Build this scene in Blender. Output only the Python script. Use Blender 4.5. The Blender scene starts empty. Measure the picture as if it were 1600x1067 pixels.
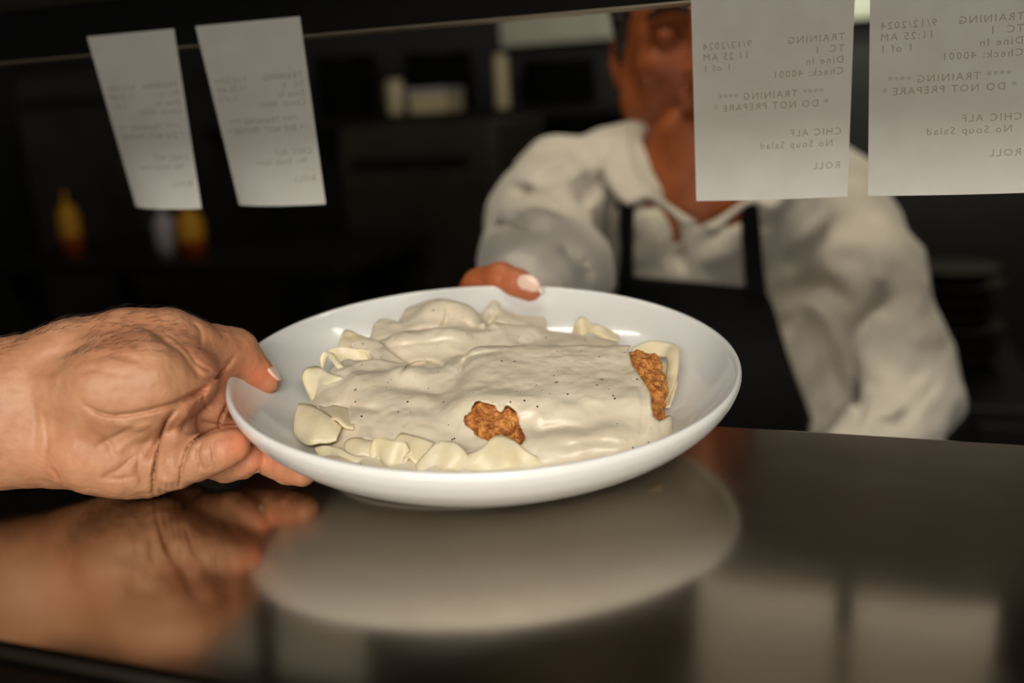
import bpy, bmesh, math, random
import numpy as np
from mathutils import Vector, Matrix, noise
random.seed(7)
SC = bpy.context.scene
COL = SC.collection
# ------------------------------------------------------------------ camera
CT = 1.22                                   # height of the pass counter top
F_ = 1500.0                                 # focal length in pixels of the 1600 px frame
cR = np.array([.93927901, .33882635, -.054329])
cU = np.array([-.03132449, .242321, .96969032])
cF = np.array([-.34172169, .90910794, -.23822059])
C0 = np.array([0, 0, CT + .1735])
def ray(px, py): return cF + (px - 800) / F_ * cR + (533.5 - py) / F_ * cU
def P(px, py, d): return C0 + d * ray(px, py)          # a seen spot at depth d (metres)
def onY(px, py, Y):
    r = ray(px, py); return C0 + r * ((Y - C0[1]) / r[1])
cam_d = bpy.data.cameras.new('camera'); cam = bpy.data.objects.new('camera', cam_d); COL.objects.link(cam)
cam_d.sensor_width = 36; cam_d.lens = F_ * 36 / 1600; cam_d.clip_start = .02
cam.matrix_world = Matrix([[cR[0], cU[0], -cF[0], C0[0]], [cR[1], cU[1], -cF[1], C0[1]], [cR[2], cU[2], -cF[2], C0[2]], [0, 0, 0, 1]])
cam_d.dof.use_dof = True; cam_d.dof.focus_distance = .47; cam_d.dof.aperture_fstop = 3.8
SC.camera = cam
# ------------------------------------------------------------------ world and light
w = bpy.data.worlds.new('world'); SC.world = w; w.use_nodes = True
w.node_tree.nodes['Background'].inputs[0].default_value = (1, .93, .8, 1)
w.node_tree.nodes['Background'].inputs[1].default_value = .0
def area(name, loc, aim, sx, sy, power, col):
    l = bpy.data.lights.new(name, 'AREA'); l.shape = 'RECTANGLE'; l.size = sx; l.size_y = sy
    l.energy = power; l.color = col
    o = bpy.data.objects.new(name, l); COL.objects.link(o); o.location = loc
    o.rotation_euler = (Vector(aim) - Vector(loc)).to_track_quat('-Z', 'Y').to_euler(); return o
LY = CT + .17
area('dining_side_light', (.2, -1.7, CT + .98), (-.2, .5, CT + .05), 1.8, .42, 38, (1, .95, .87))
area('dining_low_fill', (.5, -2.4, CT + .04), (-.2, .5, CT + .04), 2.2, .6, 30, (1, .96, .90))  # added low fill, not a window: lifts tickets, cook and plate underside
area('dining_high_fill', (1.0, -1.3, 2.62), (-.15, .42, CT), 1.5, .5, 35, (1, .95, .87))  # added high fill to brighten the plate, not a known ceiling fixture
area('cook_overhead_light', (-.1, .84, 2.5), (-.18, 1.06, 1.3), .9, .25, 10.5, (1, .90, .74))
area('kitchen_ambient_fill', (.3, 2.2, 2.62), (.3, 2.2, 0), 1.2, .5, 2.6, (1, .88, .7))  # added dim fill for the general light level of the kitchen
area('hood_light', (.12, 3.10, 1.74), (.12, 3.3, 1.5), 1.5, .06, 2.4, (.95, 1, .8))
area('pass_heat_lamp', (-.21, .585, CT + .250), (-.21, .56, CT), .14, .014, .13, (1, .92, .8))
vs = SC.view_settings
vs.view_transform = 'Standard'; vs.look = 'None'; vs.exposure = 0; vs.gamma = 1; vs.use_curve_mapping = False
# ------------------------------------------------------------------ helpers
def srgb(r, g, b):
    f = lambda c: (c / 255 / 12.92) if c / 255 <= .04045 else ((c / 255 + .055) / 1.055) ** 2.4
    return (f(r), f(g), f(b), 1)
def mat(name, col, rough=.5, metal=0, spec=.5, sub=0, sub_rad=(1, .35, .2), sub_scale=.004, coat=0,
        col2=None, nscale=40, bump=0, bscale=200, rvar=0, rscale=30, stretch=None, ndetail=6, thin=0, sheen=0, lo=.35, hi=.65):
    m = bpy.data.materials.new(name); m.use_nodes = True; nt = m.node_tree; nd = nt.nodes; lk = nt.links
    b = nd['Principled BSDF']; b.inputs['Base Color'].default_value = col; b.inputs['Roughness'].default_value = rough
    b.inputs['Metallic'].default_value = metal; b.inputs['Specular IOR Level'].default_value = spec
    b.inputs['Coat Weight'].default_value = coat; b.inputs['Coat Roughness'].default_value = .06
    b.inputs['Sheen Weight'].default_value = sheen
    if sub:
        b.inputs['Subsurface Weight'].default_value = sub; b.inputs['Subsurface Radius'].default_value = sub_rad
        b.inputs['Subsurface Scale'].default_value = sub_scale
    tc = nd.new('ShaderNodeTexCoord'); src = tc.outputs['Object']
    if stretch:
        mp = nd.new('ShaderNodeMapping'); mp.inputs['Scale'].default_value = stretch; lk.new(src, mp.inputs[0]); src = mp.outputs[0]
    def nz(s, d=ndetail):
        n = nd.new('ShaderNodeTexNoise'); n.inputs['Scale'].default_value = s; n.inputs['Detail'].default_value = d
        lk.new(src, n.inputs['Vector']); return n.outputs['Fac']
    def ramp(fac, a, c, p0, p1):
        r = nd.new('ShaderNodeValToRGB'); r.color_ramp.elements[0].position = p0; r.color_ramp.elements[1].position = p1
        r.color_ramp.elements[0].color = a; r.color_ramp.elements[1].color = c; lk.new(fac, r.inputs[0]); return r.outputs[0]
    if col2: lk.new(ramp(nz(nscale), col, col2, lo, hi), b.inputs['Base Color'])
    if rvar:
        lk.new(ramp(nz(rscale), (max(rough - rvar, 0),) * 3 + (1,), (rough + rvar,) * 3 + (1,), .3, .7), b.inputs['Roughness'])
    if bump:
        bp = nd.new('ShaderNodeBump'); bp.inputs['Strength'].default_value = 1; bp.inputs['Distance'].default_value = bump
        lk.new(nz(bscale), bp.inputs['Height']); lk.new(bp.outputs[0], b.inputs['Normal'])
    if thin:
        t = nd.new('ShaderNodeBsdfTranslucent'); t.inputs[0].default_value = col; mx = nd.new('ShaderNodeMixShader'); mx.inputs[0].default_value = thin
        lk.new(b.outputs[0], mx.inputs[1]); lk.new(t.outputs[0], mx.inputs[2]); lk.new(mx.outputs[0], nd['Material Output'].inputs[0])
    return m
def link(name, me, m, parent=None, smooth=True):
    o = bpy.data.objects.new(name, me); COL.objects.link(o)
    for x in (m if isinstance(m, (list, tuple)) else [m]): me.materials.append(x)
    if smooth: me.polygons.foreach_set('use_smooth', [True] * len(me.polygons))
    if parent: o.parent = parent
    return o
def mesh(name, V, Fc, m, parent=None, smooth=True):
    me = bpy.data.meshes.new(name); me.from_pydata([tuple(map(float, v)) for v in V], [], [tuple(map(int, f)) for f in Fc]); me.update()
    return link(name, me, m, parent, smooth)
def tag(o, label, cat, group=None, kind=None):
    if label: o['label'] = label
    if cat: o['category'] = cat
    if group: o['group'] = group
    if kind: o['kind'] = kind
    return o
def empty(name, loc):
    o = bpy.data.objects.new(name, None); COL.objects.link(o); o.location = loc; o.empty_display_size = .02; return o
def rebase(root):                      # children were built in world space: keep them there
    for c in root.children: c.matrix_parent_inverse = Matrix.Translation(root.location).inverted()
def bx(bm, a, b, bev=0):
    a = Vector(a); b = Vector(b)
    vs_ = bmesh.ops.create_cube(bm, size=1)['verts']
    bmesh.ops.transform(bm, verts=vs_, matrix=Matrix.Translation((a + b) / 2) @ Matrix.Diagonal((b - a).to_4d()))
    if bev:
        ed = list({e for v in vs_ for e in v.link_edges})
        bmesh.ops.bevel(bm, geom=ed, offset=bev, segments=3, affect='EDGES', profile=.5)
def box(name, a, b, m, bev=0, parent=None):
    bm = bmesh.new(); bx(bm, a, b, bev); me = bpy.data.meshes.new(name); bm.to_mesh(me); bm.free()
    return link(name, me, m, parent, False)
def lathe(name, prof, m, parent=None, seg=64, frame=None):
    """prof: (r, z) list; frame: 4x4"""
    V = []; Fc = []; k = len(prof)
    for i in range(seg):
        a = 2 * math.pi * i / seg
        for r, z in prof: V.append((r * math.cos(a), r * math.sin(a), z))
    for i in range(seg):
        j = (i + 1) % seg
        for q in range(k - 1): Fc.append((i * k + q, j * k + q, j * k + q + 1, i * k + q + 1))
    o = mesh(name, V, Fc, m, parent)
    bm = bmesh.new(); bm.from_mesh(o.data); bmesh.ops.remove_doubles(bm, verts=bm.verts, dist=1e-6)
    bmesh.ops.recalc_face_normals(bm, faces=bm.faces)
    if frame is not None: bm.transform(frame)
    bm.to_mesh(o.data); bm.free(); return o
def spline(pts, n):                      # Catmull-Rom
    p = np.array(pts, float); p = np.vstack([2 * p[0] - p[1], p, 2 * p[-1] - p[-2]]); out = []
    k = len(p) - 3
    for t in np.linspace(0, k - 1e-9, n):
        i = int(t); s = t - i; a, b, c, d = p[i:i + 4]
        out.append(.5 * (2 * b + (c - a) * s + (2 * a - 5 * b + 4 * c - d) * s * s + (3 * b - a - 3 * c + d) * s ** 3))
    return np.array(out)
# ------------------------------------------------------------------ sculpting grid
class Grid:
    """a signed distance field on a box, sculpted with smooth unions and turned into one closed surface"""
    def __init__(s, lo, hi, h, axes=None, org=None):
        s.h = h; s.lo = np.array(lo, float); s.n = np.ceil((np.array(hi) - s.lo) / h).astype(int) + 1
        s.d = np.full(tuple(s.n), .05, np.float32)
        s.A = np.eye(3) if axes is None else np.array(axes, float)     # rows: local axes in world
        s.O = np.zeros(3) if org is None else np.array(org, float)
    def loc(s, p): return s.A @ (np.asarray(p, float) - s.O)
    def sub(s, lo, hi):
        a = np.clip(np.floor((lo - s.lo) / s.h).astype(int), 0, s.n); b = np.clip(np.ceil((hi - s.lo) / s.h).astype(int) + 1, 0, s.n)
        if (b <= a).any(): return None, None
        sl = tuple(slice(x, y) for x, y in zip(a, b))
        g = [s.lo[i] + s.h * np.arange(a[i], b[i], dtype=np.float32) for i in range(3)]
        return sl, (g[0][:, None, None].astype(np.float32), g[1][None, :, None].astype(np.float32), g[2][None, None, :].astype(np.float32))
    def mix(s, sl, b, k, op='add'):
        a = s.d[sl]
        if op == 'cut': a, b = -a, b
        h = np.clip(.5 + .5 * (b - a) / k, 0, 1) if op == 'add' else None
        if op == 'add': s.d[sl] = b + (a - b) * (1 - h) * 0 + (a * h + b * (1 - h)) - b - k * h * (1 - h)
        else:
            c = -s.d[sl]; h = np.clip(.5 + .5 * (b - c) / k, 0, 1); s.d[sl] = -((c * h + b * (1 - h)) - k * h * (1 - h))
    def cone(s, a, b, r1, r2, k=.004, op='add', world=True, flat=None):
        """tapered capsule; flat=(direction, factor) squashes it along a direction"""
        if world: a = s.loc(a); b = s.loc(b)
        a = np.array(a, float); b = np.array(b, float); R = max(r1, r2) * (1 if not flat else max(1, 1 / flat[1])) + 2.2 * k + 3 * s.h
        sl, g = s.sub(np.minimum(a, b) - R, np.maximum(a, b) + R)
        if sl is None: return
        ab = b - a; L = max(float(ab @ ab), 1e-12)
        t = np.clip(((g[0] - a[0]) * ab[0] + (g[1] - a[1]) * ab[1] + (g[2] - a[2]) * ab[2]) / L, 0, 1)
        x = g[0] - a[0] - t * ab[0]; y = g[1] - a[1] - t * ab[1]; z = g[2] - a[2] - t * ab[2]
        if flat:
            n = s.A @ np.array(flat[0], float) if world else np.array(flat[0], float); n = n / np.linalg.norm(n); q = x * n[0] + y * n[1] + z * n[2]
            e = 1 / flat[1] - 1; x = x + q * n[0] * e; y = y + q * n[1] * e; z = z + q * n[2] * e
        d = np.sqrt(x * x + y * y + z * z) - (r1 + (r2 - r1) * t)
        s.mix(sl, d.astype(np.float32), k, op)
    def chain(s, pts, rs, k=.004, **kw):
        for i in range(len(pts) - 1): s.cone(pts[i], pts[i + 1], rs[i], rs[i + 1], k, **kw)
    def ball(s, c, r, k=.004, op='add', axes=None, world=True):
        """ellipsoid with radii r=(rx,ry,rz) along axes rows (world directions)"""
        if world: c = s.loc(c)
        r = np.array([r] * 3 if np.isscalar(r) else r, float)
        M = np.eye(3) if axes is None else np.array(axes, float)
        if world: M = M @ s.A.T if axes is not None else s.A.T if False else (M @ s.A.T)
        R = r.max() + 2.2 * k + 3 * s.h
        sl, g = s.sub(c - R, c + R)
        if sl is None: return
        x = g[0] - c[0]; y = g[1] - c[1]; z = g[2] - c[2]
        q = [(M[i][0] * x + M[i][1] * y + M[i][2] * z) for i in range(3)]
        k0 = np.sqrt(sum((q[i] / r[i]) ** 2 for i in range(3))) + 1e-9; k1 = np.sqrt(sum((q[i] / r[i] ** 2) ** 2 for i in range(3))) + 1e-9
        s.mix(sl, (k0 * (k0 - 1) / k1).astype(np.float32), k, op)
    def groove(s, pts, wdt, dep, n=0, world=True):
        """a crease (dep>0) or a ridge (dep<0) along a polyline, fading at its ends"""
        p = np.array([s.loc(q) if world else q for q in pts]); 
        if n: p = spline(p, n)
        R = 3 * wdt; sl, g = s.sub(p.min(0) - R, p.max(0) + R)
        if sl is None: return
        best = None; K = len(p) - 1
        for i in range(K):
            a = p[i]; ab = p[i + 1] - a; L = max(float(ab @ ab), 1e-12)
            t = np.clip(((g[0] - a[0]) * ab[0] + (g[1] - a[1]) * ab[1] + (g[2] - a[2]) * ab[2]) / L, 0, 1)
            q = (g[0] - a[0] - t * ab[0]) ** 2 + (g[1] - a[1] - t * ab[1]) ** 2 + (g[2] - a[2] - t * ab[2]) ** 2
            u = (i + t) / K; e = np.clip(np.minimum(u, 1 - u) * 5, 0, 1); e = .15 + .85 * e
            v = dep * e * np.exp(-q / wdt ** 2)
            best = v if best is None else (np.maximum(best, v) if dep > 0 else np.minimum(best, v))
        s.d[sl] += best.astype(np.float32)
    def pix(s, sl, g):
        W = [s.O[i] + s.A[0][i] * g[0] + s.A[1][i] * g[1] + s.A[2][i] * g[2] - C0[i] for i in range(3)]
        dp = sum(W[i] * cF[i] for i in range(3))
        return 800 + F_ * sum(W[i] * cR[i] for i in range(3)) / dp, 533.5 - F_ * sum(W[i] * cU[i] for i in range(3)) / dp, dp
    def crease(s, pts, wpx, dep, dr, n=0):
        """a fold (dep>0) or ridge (dep<0) following a line seen at pixels pts, on surfaces between depths dr"""
        p = np.array(pts, float); p = spline(p, n or 3 * len(pts)); m = 3 * wpx
        q = np.array([s.loc(P(x, y, d)) for x in (p[:, 0].min() - m, p[:, 0].max() + m) for y in (p[:, 1].min() - m, p[:, 1].max() + m) for d in dr])
        sl, g = s.sub(q.min(0), q.max(0))
        if sl is None: return
        X, Y, D = s.pix(sl, g); best = np.full(X.shape, 1e9, np.float32); U = np.zeros(X.shape, np.float32); K = len(p) - 1
        for i in range(K):
            a = p[i]; ab = p[i + 1] - a; Lq = max(float(ab @ ab), 1e-9)
            t = np.clip(((X - a[0]) * ab[0] + (Y - a[1]) * ab[1]) / Lq, 0, 1)
            r = (X - a[0] - t * ab[0]) ** 2 + (Y - a[1] - t * ab[1]) ** 2; w_ = r < best
            U = np.where(w_, (i + t) / K, U); best = np.where(w_, r, best)
        e = .1 + .9 * np.clip(np.minimum(U, 1 - U) * 5, 0, 1)
        s.d[sl] += (dep * e * np.exp(-best / wpx ** 2) * ((D > dr[0]) & (D < dr[1]))).astype(np.float32)
    def rbox(s, c, half, r, ax, k=.004, op='add'):
        """rounded box, local coordinates; ax rows = box axes"""
        c = np.array(c, float); half = np.array(half, float); M = np.array(ax, float); R = np.linalg.norm(half) + 2 * k + .002
        sl, g = s.sub(c - R, c + R); x = g[0] - c[0]; y = g[1] - c[1]; z = g[2] - c[2]
        q = [np.abs(M[i][0] * x + M[i][1] * y + M[i][2] * z) - (half[i] - r) for i in range(3)]
        d = np.sqrt(sum(np.maximum(v, 0) ** 2 for v in q)) + np.minimum(np.maximum(np.maximum(q[0], q[1]), q[2]), 0) - r
        s.mix(sl, d.astype(np.float32), k, op); return sl, d
    def surface(s):
        d = s.d; d = d.copy(); d[0], d[-1] = 1, 1; d[:, 0] = 1; d[:, -1] = 1; d[:, :, 0] = 1; d[:, :, -1] = 1
        ins = d < 0; c = tuple(x - 1 for x in d.shape)
        cnt = np.zeros(c, np.uint8)
        for i in (0, 1):
            for j in (0, 1):
                for k in (0, 1): cnt += ins[i:i + c[0], j:j + c[1], k:k + c[2]]
        act = np.argwhere((cnt > 0) & (cnt < 8)); idx = np.full(c, -1, np.int64); idx[tuple(act.T)] = np.arange(len(act))
        acc = np.zeros((len(act), 3)); num = np.zeros(len(act)); cor = [(i, j, k) for i in (0, 1) for j in (0, 1) for k in (0, 1)]
        for p in cor:
            for ax in range(3):
                if p[ax]: continue
                q = list(p); q[ax] = 1
                va = d[tuple((act + p).T)]; vb = d[tuple((act + q).T)]; m = (va < 0) != (vb < 0)
                t = np.where(m, va / np.where(m, va - vb, 1), 0); pt = np.tile(np.array(p, float), (len(act), 1)); pt[:, ax] = t
                acc[m] += pt[m]; num[m] += 1
        V = (act + acc / num[:, None]) * s.h + s.lo
        Fc = []
        for ax in range(3):
            o1, o2 = [a for a in range(3) if a != ax]
            A = [slice(1, -1)] * 3; A[ax] = slice(0, -1); B = list(A); B[ax] = slice(1, None)
            A = tuple(A); B = tuple(B); a = ins[A]; b = ins[B]
            for flip, mk in ((0, a & ~b), (1, b & ~a)):
                e = np.argwhere(mk); off = np.array([1, 1, 1]); off[ax] = 0; e = e + off
                u = np.zeros(3, int); u[o1] = 1; v = np.zeros(3, int); v[o2] = 1
                q = [idx[tuple((e - u - v).T)], idx[tuple((e - v).T)], idx[tuple(e.T)], idx[tuple((e - u).T)]]
                q = np.stack(q, 1); 
                if (flip == 1) != (ax == 1): q = q[:, ::-1]
                Fc.append(q)
        Fc = np.vstack(Fc); Fc = Fc[(Fc >= 0).all(1)]
        return V @ s.A + s.O, Fc
def field_mesh(name, V, Fc, m, parent=None):
    me = bpy.data.meshes.new(name); me.vertices.add(len(V)); me.vertices.foreach_set('co', np.asarray(V, np.float32).ravel())
    me.loops.add(Fc.size); me.loops.foreach_set('vertex_index', Fc.ravel().astype(np.int32)); me.polygons.add(len(Fc))
    me.polygons.foreach_set('loop_start', np.arange(0, Fc.size, 4, dtype=np.int32)); me.update(calc_edges=True); me.validate()
    return link(name, me, m, parent)
def vnoise(p, seed=0):                   # smooth value noise, vectorised
    i = np.floor(p).astype(np.int64); f = p - i; f = f * f * (3 - 2 * f); out = 0
    for dx in (0, 1):
        for dy in (0, 1):
            for dz in (0, 1):
                h = (i[..., 0] + dx) * 374761393 + (i[..., 1] + dy) * 668265263 + (i[..., 2] + dz) * 2147483647 + seed * 974711
                h = (h ^ (h >> 13)) * 1274126177; h = ((h ^ (h >> 16)) & 0xffff) / 65535.
                out = out + h * (f[..., 0] if dx else 1 - f[..., 0]) * (f[..., 1] if dy else 1 - f[..., 1]) * (f[..., 2] if dz else 1 - f[..., 2])
    return out - .5
def fbm(p, o=4, seed=0):
    s = 0; a = 1
    for k in range(o): s = s + a * vnoise(p * 2 ** k + k * 17.3, seed + k); a *= .5
    return s
def relax(V, Fc, it=2, amt=.5):
    V = V.copy(); n = len(V)
    e = np.vstack([Fc[:, [0, 1]], Fc[:, [1, 2]], Fc[:, [2, 3]], Fc[:, [3, 0]]])
    for _ in range(it):
        s = np.zeros_like(V); c = np.zeros(n)
        for k in range(3): s[:, k] = np.bincount(e[:, 0], V[e[:, 1], k], n) + np.bincount(e[:, 1], V[e[:, 0], k], n)
        c = np.bincount(e[:, 0], minlength=n) + np.bincount(e[:, 1], minlength=n)
        V += amt * (s / c[:, None] - V)
    return V
def normals(V, Fc):
    n = np.cross(V[Fc[:, 2]] - V[Fc[:, 0]], V[Fc[:, 3]] - V[Fc[:, 1]]); N = np.zeros_like(V)
    for q in range(4):
        for k in range(3): N[:, k] += np.bincount(Fc[:, q], n[:, k], len(V))
    return N / (np.linalg.norm(N, axis=1)[:, None] + 1e-12)
# ------------------------------------------------------------------ room shell
M_floor = mat('quarry_tile', srgb(58, 36, 28), .6, col2=srgb(40, 26, 22), nscale=6)
M_wall = mat('wall_paint', srgb(30, 29, 26), .6, col2=srgb(24, 23, 21), nscale=5)
M_tile = mat('wall_tile', srgb(190, 188, 168), .35, col2=srgb(180, 178, 160), nscale=9)
M_ceil = mat('ceiling_panel', srgb(120, 118, 110), .8, col2=srgb(110, 108, 100), nscale=9)
def struct(o): o['kind'] = 'structure'; return o
X0, X1, Y0, Y1, ZC = -3.2, 3.0, -2.6, 3.4, 2.7
struct(box('floor', (X0, Y0, -.05), (X1, Y1, 0), M_floor))
struct(box('ceiling', (X0, Y0, ZC), (X1, Y1, ZC + .05), M_ceil))
struct(box('wall_back', (X0, Y1, 0), (X1, Y1 + .05, ZC), M_wall))
struct(box('wall_front', (X0, Y0 - .05, 0), (X1, Y0, ZC), M_wall))
struct(box('wall_left', (X0 - .05, Y0, 0), (X0, Y1, ZC), M_wall))
struct(box('wall_right', (X1, Y0, 0), (X1 + .05, Y1, ZC), M_wall))
# ------------------------------------------------------------------ pass counter, over-shelf, ticket rail
M_steel = mat('brushed_steel', (.47, .415, .335, 1), .15, 1, bump=.00001, bscale=60, rvar=.03, rscale=14, stretch=(1, 1.5, 1), col2=(.40, .35, .285, 1), nscale=9, lo=.3, hi=.7)
M_steel_dull = mat('dull_steel', (.22, .21, .185, 1), .42, .6, col2=(.17, .15, .13, 1), nscale=10)
M_black = mat('black_rail', (.004, .004, .004, 1), .6, spec=.15)
M_railedge = mat('rail_edge', (.30, .25, .17, 1), .4, .6)
CY0, CY1 = .216, .502
ct = empty('pass_counter', (0, .36, 0))
bm = bmesh.new(); bx(bm, (-1.6, CY0, CT - .04), (1.6, CY1, CT), .006)
me = bpy.data.meshes.new('countertop'); bm.to_mesh(me); bm.free(); link('countertop', me, M_steel, ct, False)
box('front_panel', (-1.6, CY0 + .02, .08), (1.6, CY0 + .04, CT - .04), M_steel_dull, 0, ct)
box('back_panel', (-1.6, CY1 - .04, .08), (1.6, CY1 - .02, CT - .04), M_steel_dull, 0, ct)
for x in (-1.58, 1.54): box('leg', (x, CY0 + .03, 0), (x + .04, CY1 - .03, CT - .04), M_steel_dull, 0, ct)
rebase(ct); tag(ct, 'long brushed stainless steel pass counter under the held pasta plate', 'counter')
RY, RZ = .55, CT + .2224                 # lower front edge of the rail
sh = empty('overhead_shelf', (0, .4, RZ))
box('shelf_board', (-1.6, .235, RZ + .034), (1.6, .78, RZ + .060), M_steel_dull, .003, sh)
box('shade_panel', (-1.6, .60, RZ + .060), (1.6, .62, RZ + .46), M_steel_dull, .002, sh)  # unseen panel added to keep the dining light off the cook's face
box('shelf_lip', (-1.6, .235, RZ + .022), (1.6, .238, RZ + .034), M_steel_dull, 0, sh)
for x in (-1.5, 1.5): box('upright', (x - .02, .70, CT - .3), (x + .02, .74, RZ + .034), M_steel_dull, 0, sh)
rebase(sh); tag(sh, 'dark steel shelf over the pass holding the ticket rail', 'shelf')
rl = empty('ticket_rail', (0, RY, RZ))
box('rail_body', (-1.5, RY, RZ + .0012), (1.5, RY + .022, RZ + .034), M_black, .001, rl)
box('rail_edge', (-1.5, RY - .0006, RZ), (1.5, RY + .020, RZ + .0012), M_railedge, 0, rl)
rebase(rl); tag(rl, 'black ticket rail with pale lower edge holding four order tickets', 'ticket rail')
# ------------------------------------------------------------------ plate frame
PC = C0 * [1, 1, 0] + np.array([-.1837, .4469, CT + .0477])
pN = np.array([.0589, -.0905, 1]); pN /= np.linalg.norm(pN)
pU = cR - (cR @ pN) * pN; pU /= np.linalg.norm(pU); pV = np.cross(pN, pU)
def L(x, y, z): return PC + (x * pU + y * pV + z * pN) / 1000       # plate-local millimetres
PF = Matrix([[pU[0], pV[0], pN[0], PC[0]], [pU[1], pV[1], pN[1], PC[1]], [pU[2], pV[2], pN[2], PC[2]], [0, 0, 0, 1]])
def LP(px, py, z):                        # seen spot on the plate-parallel plane at local height z mm
    r = ray(px, py); o = C0 - PC; t = (z / 1000 - o @ pN) / (r @ pN); p = o + t * r; return np.array([p @ pU, p @ pV]) * 1000
M_plate = mat('glazed_ceramic', srgb(228, 227, 222), .22, spec=.5, coat=.5, sub=.1, sub_rad=(1, .9, .8), sub_scale=.003)
prof = [(0, -30), (30, -30), (60, -29.5), (82, -27.5), (98, -23.5), (110, -17.5), (119, -10.5), (124.5, -4.5), (126.8, -1.2), (128.3, 0), (129.6, -.2),
        (130.3, -1.6), (130.2, -4), (128.5, -8.5), (124, -15), (115, -23), (103, -30), (92, -34.2), (85, -36), (83, -36.4), (82, -37.6), (80.5, -38.2), (78, -38), (77, -35.5), (70, -34.5), (0, -34.5)]
pf = spline([(a, b) for a, b in prof], 150); pf[:, 0] = np.clip(pf[:, 0], 0, None); pf[0, 0] = 0; pf[-1, 0] = 0
plate = lathe('pasta_plate', [(a / 1000, b / 1000) for a, b in pf], M_plate, None, 160, PF)
tag(plate, 'large round white shallow pasta plate held tilted above the steel counter', 'plate')

# ------------------------------------------------------------------ food on the plate
M_noodle = mat('egg_noodle', srgb(240, 223, 190), .42, spec=.45, coat=.08, sub=.35, sub_rad=(1, .8, .45), sub_scale=.004, col2=srgb(234, 214, 172), nscale=90, bump=.0002, bscale=300)
def speckled(name, col, col2, dark, rough):
    m = mat(name, col, rough, spec=.5, coat=.05, sub=.2, sub_rad=(1, .8, .6), sub_scale=.004, col2=col2, nscale=45, bump=.00025, bscale=170)
    nt = m.node_tree; nd = nt.nodes; lk = nt.links; b = nd['Principled BSDF']; b.inputs['Coat Roughness'].default_value = .2
    src = b.inputs['Base Color'].links[0].from_socket; tc = nd.new('ShaderNodeTexCoord')
    for sc_, thr, c in ((170, .10, (.03, .022, .016, 1)), (75, .04, (.03, .02, .015, 1)), (60, .07, (.35, .27, .2, 1)), (260, .09, (.12, .09, .07, 1))):
        v = nd.new('ShaderNodeTexVoronoi'); v.inputs['Scale'].default_value = sc_; lk.new(tc.outputs['Object'], v.inputs['Vector'])
        l = nd.new('ShaderNodeMath'); l.operation = 'LESS_THAN'; l.inputs[1].default_value = thr; lk.new(v.outputs['Distance'], l.inputs[0])
        g2 = nd.new('ShaderNodeMath'); g2.operation = 'GREATER_THAN'; g2.inputs[1].default_value = dark
        sp = nd.new('ShaderNodeSeparateColor'); lk.new(v.outputs['Color'], sp.inputs[0]); lk.new(sp.outputs[0], g2.inputs[0])
        mu = nd.new('ShaderNodeMath'); mu.operation = 'MULTIPLY'; lk.new(l.outputs[0], mu.inputs[0]); lk.new(g2.outputs[0], mu.inputs[1])
        mx = nd.new('ShaderNodeMix'); mx.data_type = 'RGBA'; lk.new(mu.outputs[0], mx.inputs[0]); lk.new(src, mx.inputs[6]); mx.inputs[7].default_value = c; src = mx.outputs[2]
    lk.new(src, b.inputs['Base Color']); return m
M_gravy = speckled('cream_gravy', srgb(224, 211, 186), srgb(216, 201, 175), .6, .36)
M_crust = mat('fried_crust', srgb(226, 154, 76), .55, spec=.4, col2=srgb(156, 84, 36), nscale=230, bump=.0016, bscale=800, sub=.05, coat=.2)
def lp(px, py, z): q = LP(px, py, z); return np.array([q[0], q[1], z]) / 1000
PA = (pU, pV, pN)
ca, sa = math.cos(math.radians(-4)), math.sin(math.radians(-4))
bx_ = np.array([ca, sa, .0]); by_ = np.array([-sa, ca, .0]); tl = math.radians(8)
bz_ = np.array([0, 0, 1.]); by2 = by_ * math.cos(tl) + bz_ * math.sin(tl); bz2 = -by_ * math.sin(tl) + bz_ * math.cos(tl); bx2 = bx_
CC = np.array([.0385, -.021, -.0165]); CH = np.array([.050, .034, .0125])
# chicken cutlet under the gravy
g = Grid((-.022, -.066, -.034), (.098, .025, .008), .0007, PA, PC)
g.rbox(CC, CH, .010, (bx2, by2, bz2), .002)
g.ball((.002, -.046, -.016), (.016, .011, .009), .006, world=False); g.ball((.082, -.004, -.014), (.009, .020, .011), .006, world=False)
V, Fc = g.surface(); N = normals(V, Fc); V = V + N * (fbm(V * 130, 3, 3) * .0042 + fbm(V * 520, 2, 9) * .0026)[:, None]
tag(field_mesh('chicken_cutlet', V, Fc, M_crust), 'golden brown breaded chicken cutlet mostly buried under cream gravy', 'chicken cutlet')
# gravy
g = Grid((-.108, -.090, -.033), (.104, .100, .022), .0009, PA, PC)
B = lambda x, y, z, r, k=.006: g.ball((x / 1000, y / 1000, z / 1000), np.array(r) / 1000, k, world=False)
B(-4, 8, -28, (76, 76, 13), .004); B(20, -30, -26, (66, 46, 9)); B(-44, -20, -25, (38, 38, 8), .010); B(30, 50, -25, (50, 40, 12))
def Lc(pts, r, k=.006): g.chain([lp(*p) for p in pts], [x / 1000 for x in r], k, world=False)
def Gr(e1, e2, r=1.5, k=.0022, n=46):      # a gravy-coated noodle
    A_ = spline([lp(*p) for p in e1], n); B_ = spline([lp(*p) for p in e2], n)
    for i in range(n): g.cone(A_[i], B_[i], r / 1000, r / 1000, k, world=False)
B(-48, 0, -28, (48, 54, 7), .006); B(-10, -58, -27, (72, 26, 8), .006); Lc([(505, 655, -22), (520, 615, -19), (545, 585, -15)], [8, 8, 8], .010); B(-28, 46, -22, (44, 34, 14), .012); B(30, 52, -22, (44, 26, 10), .012)
Lc([(655, 520, -10), (690, 506, -7), (716, 508, -8), (745, 520, -11)], [9, 12, 11, 7], .010)
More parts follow.
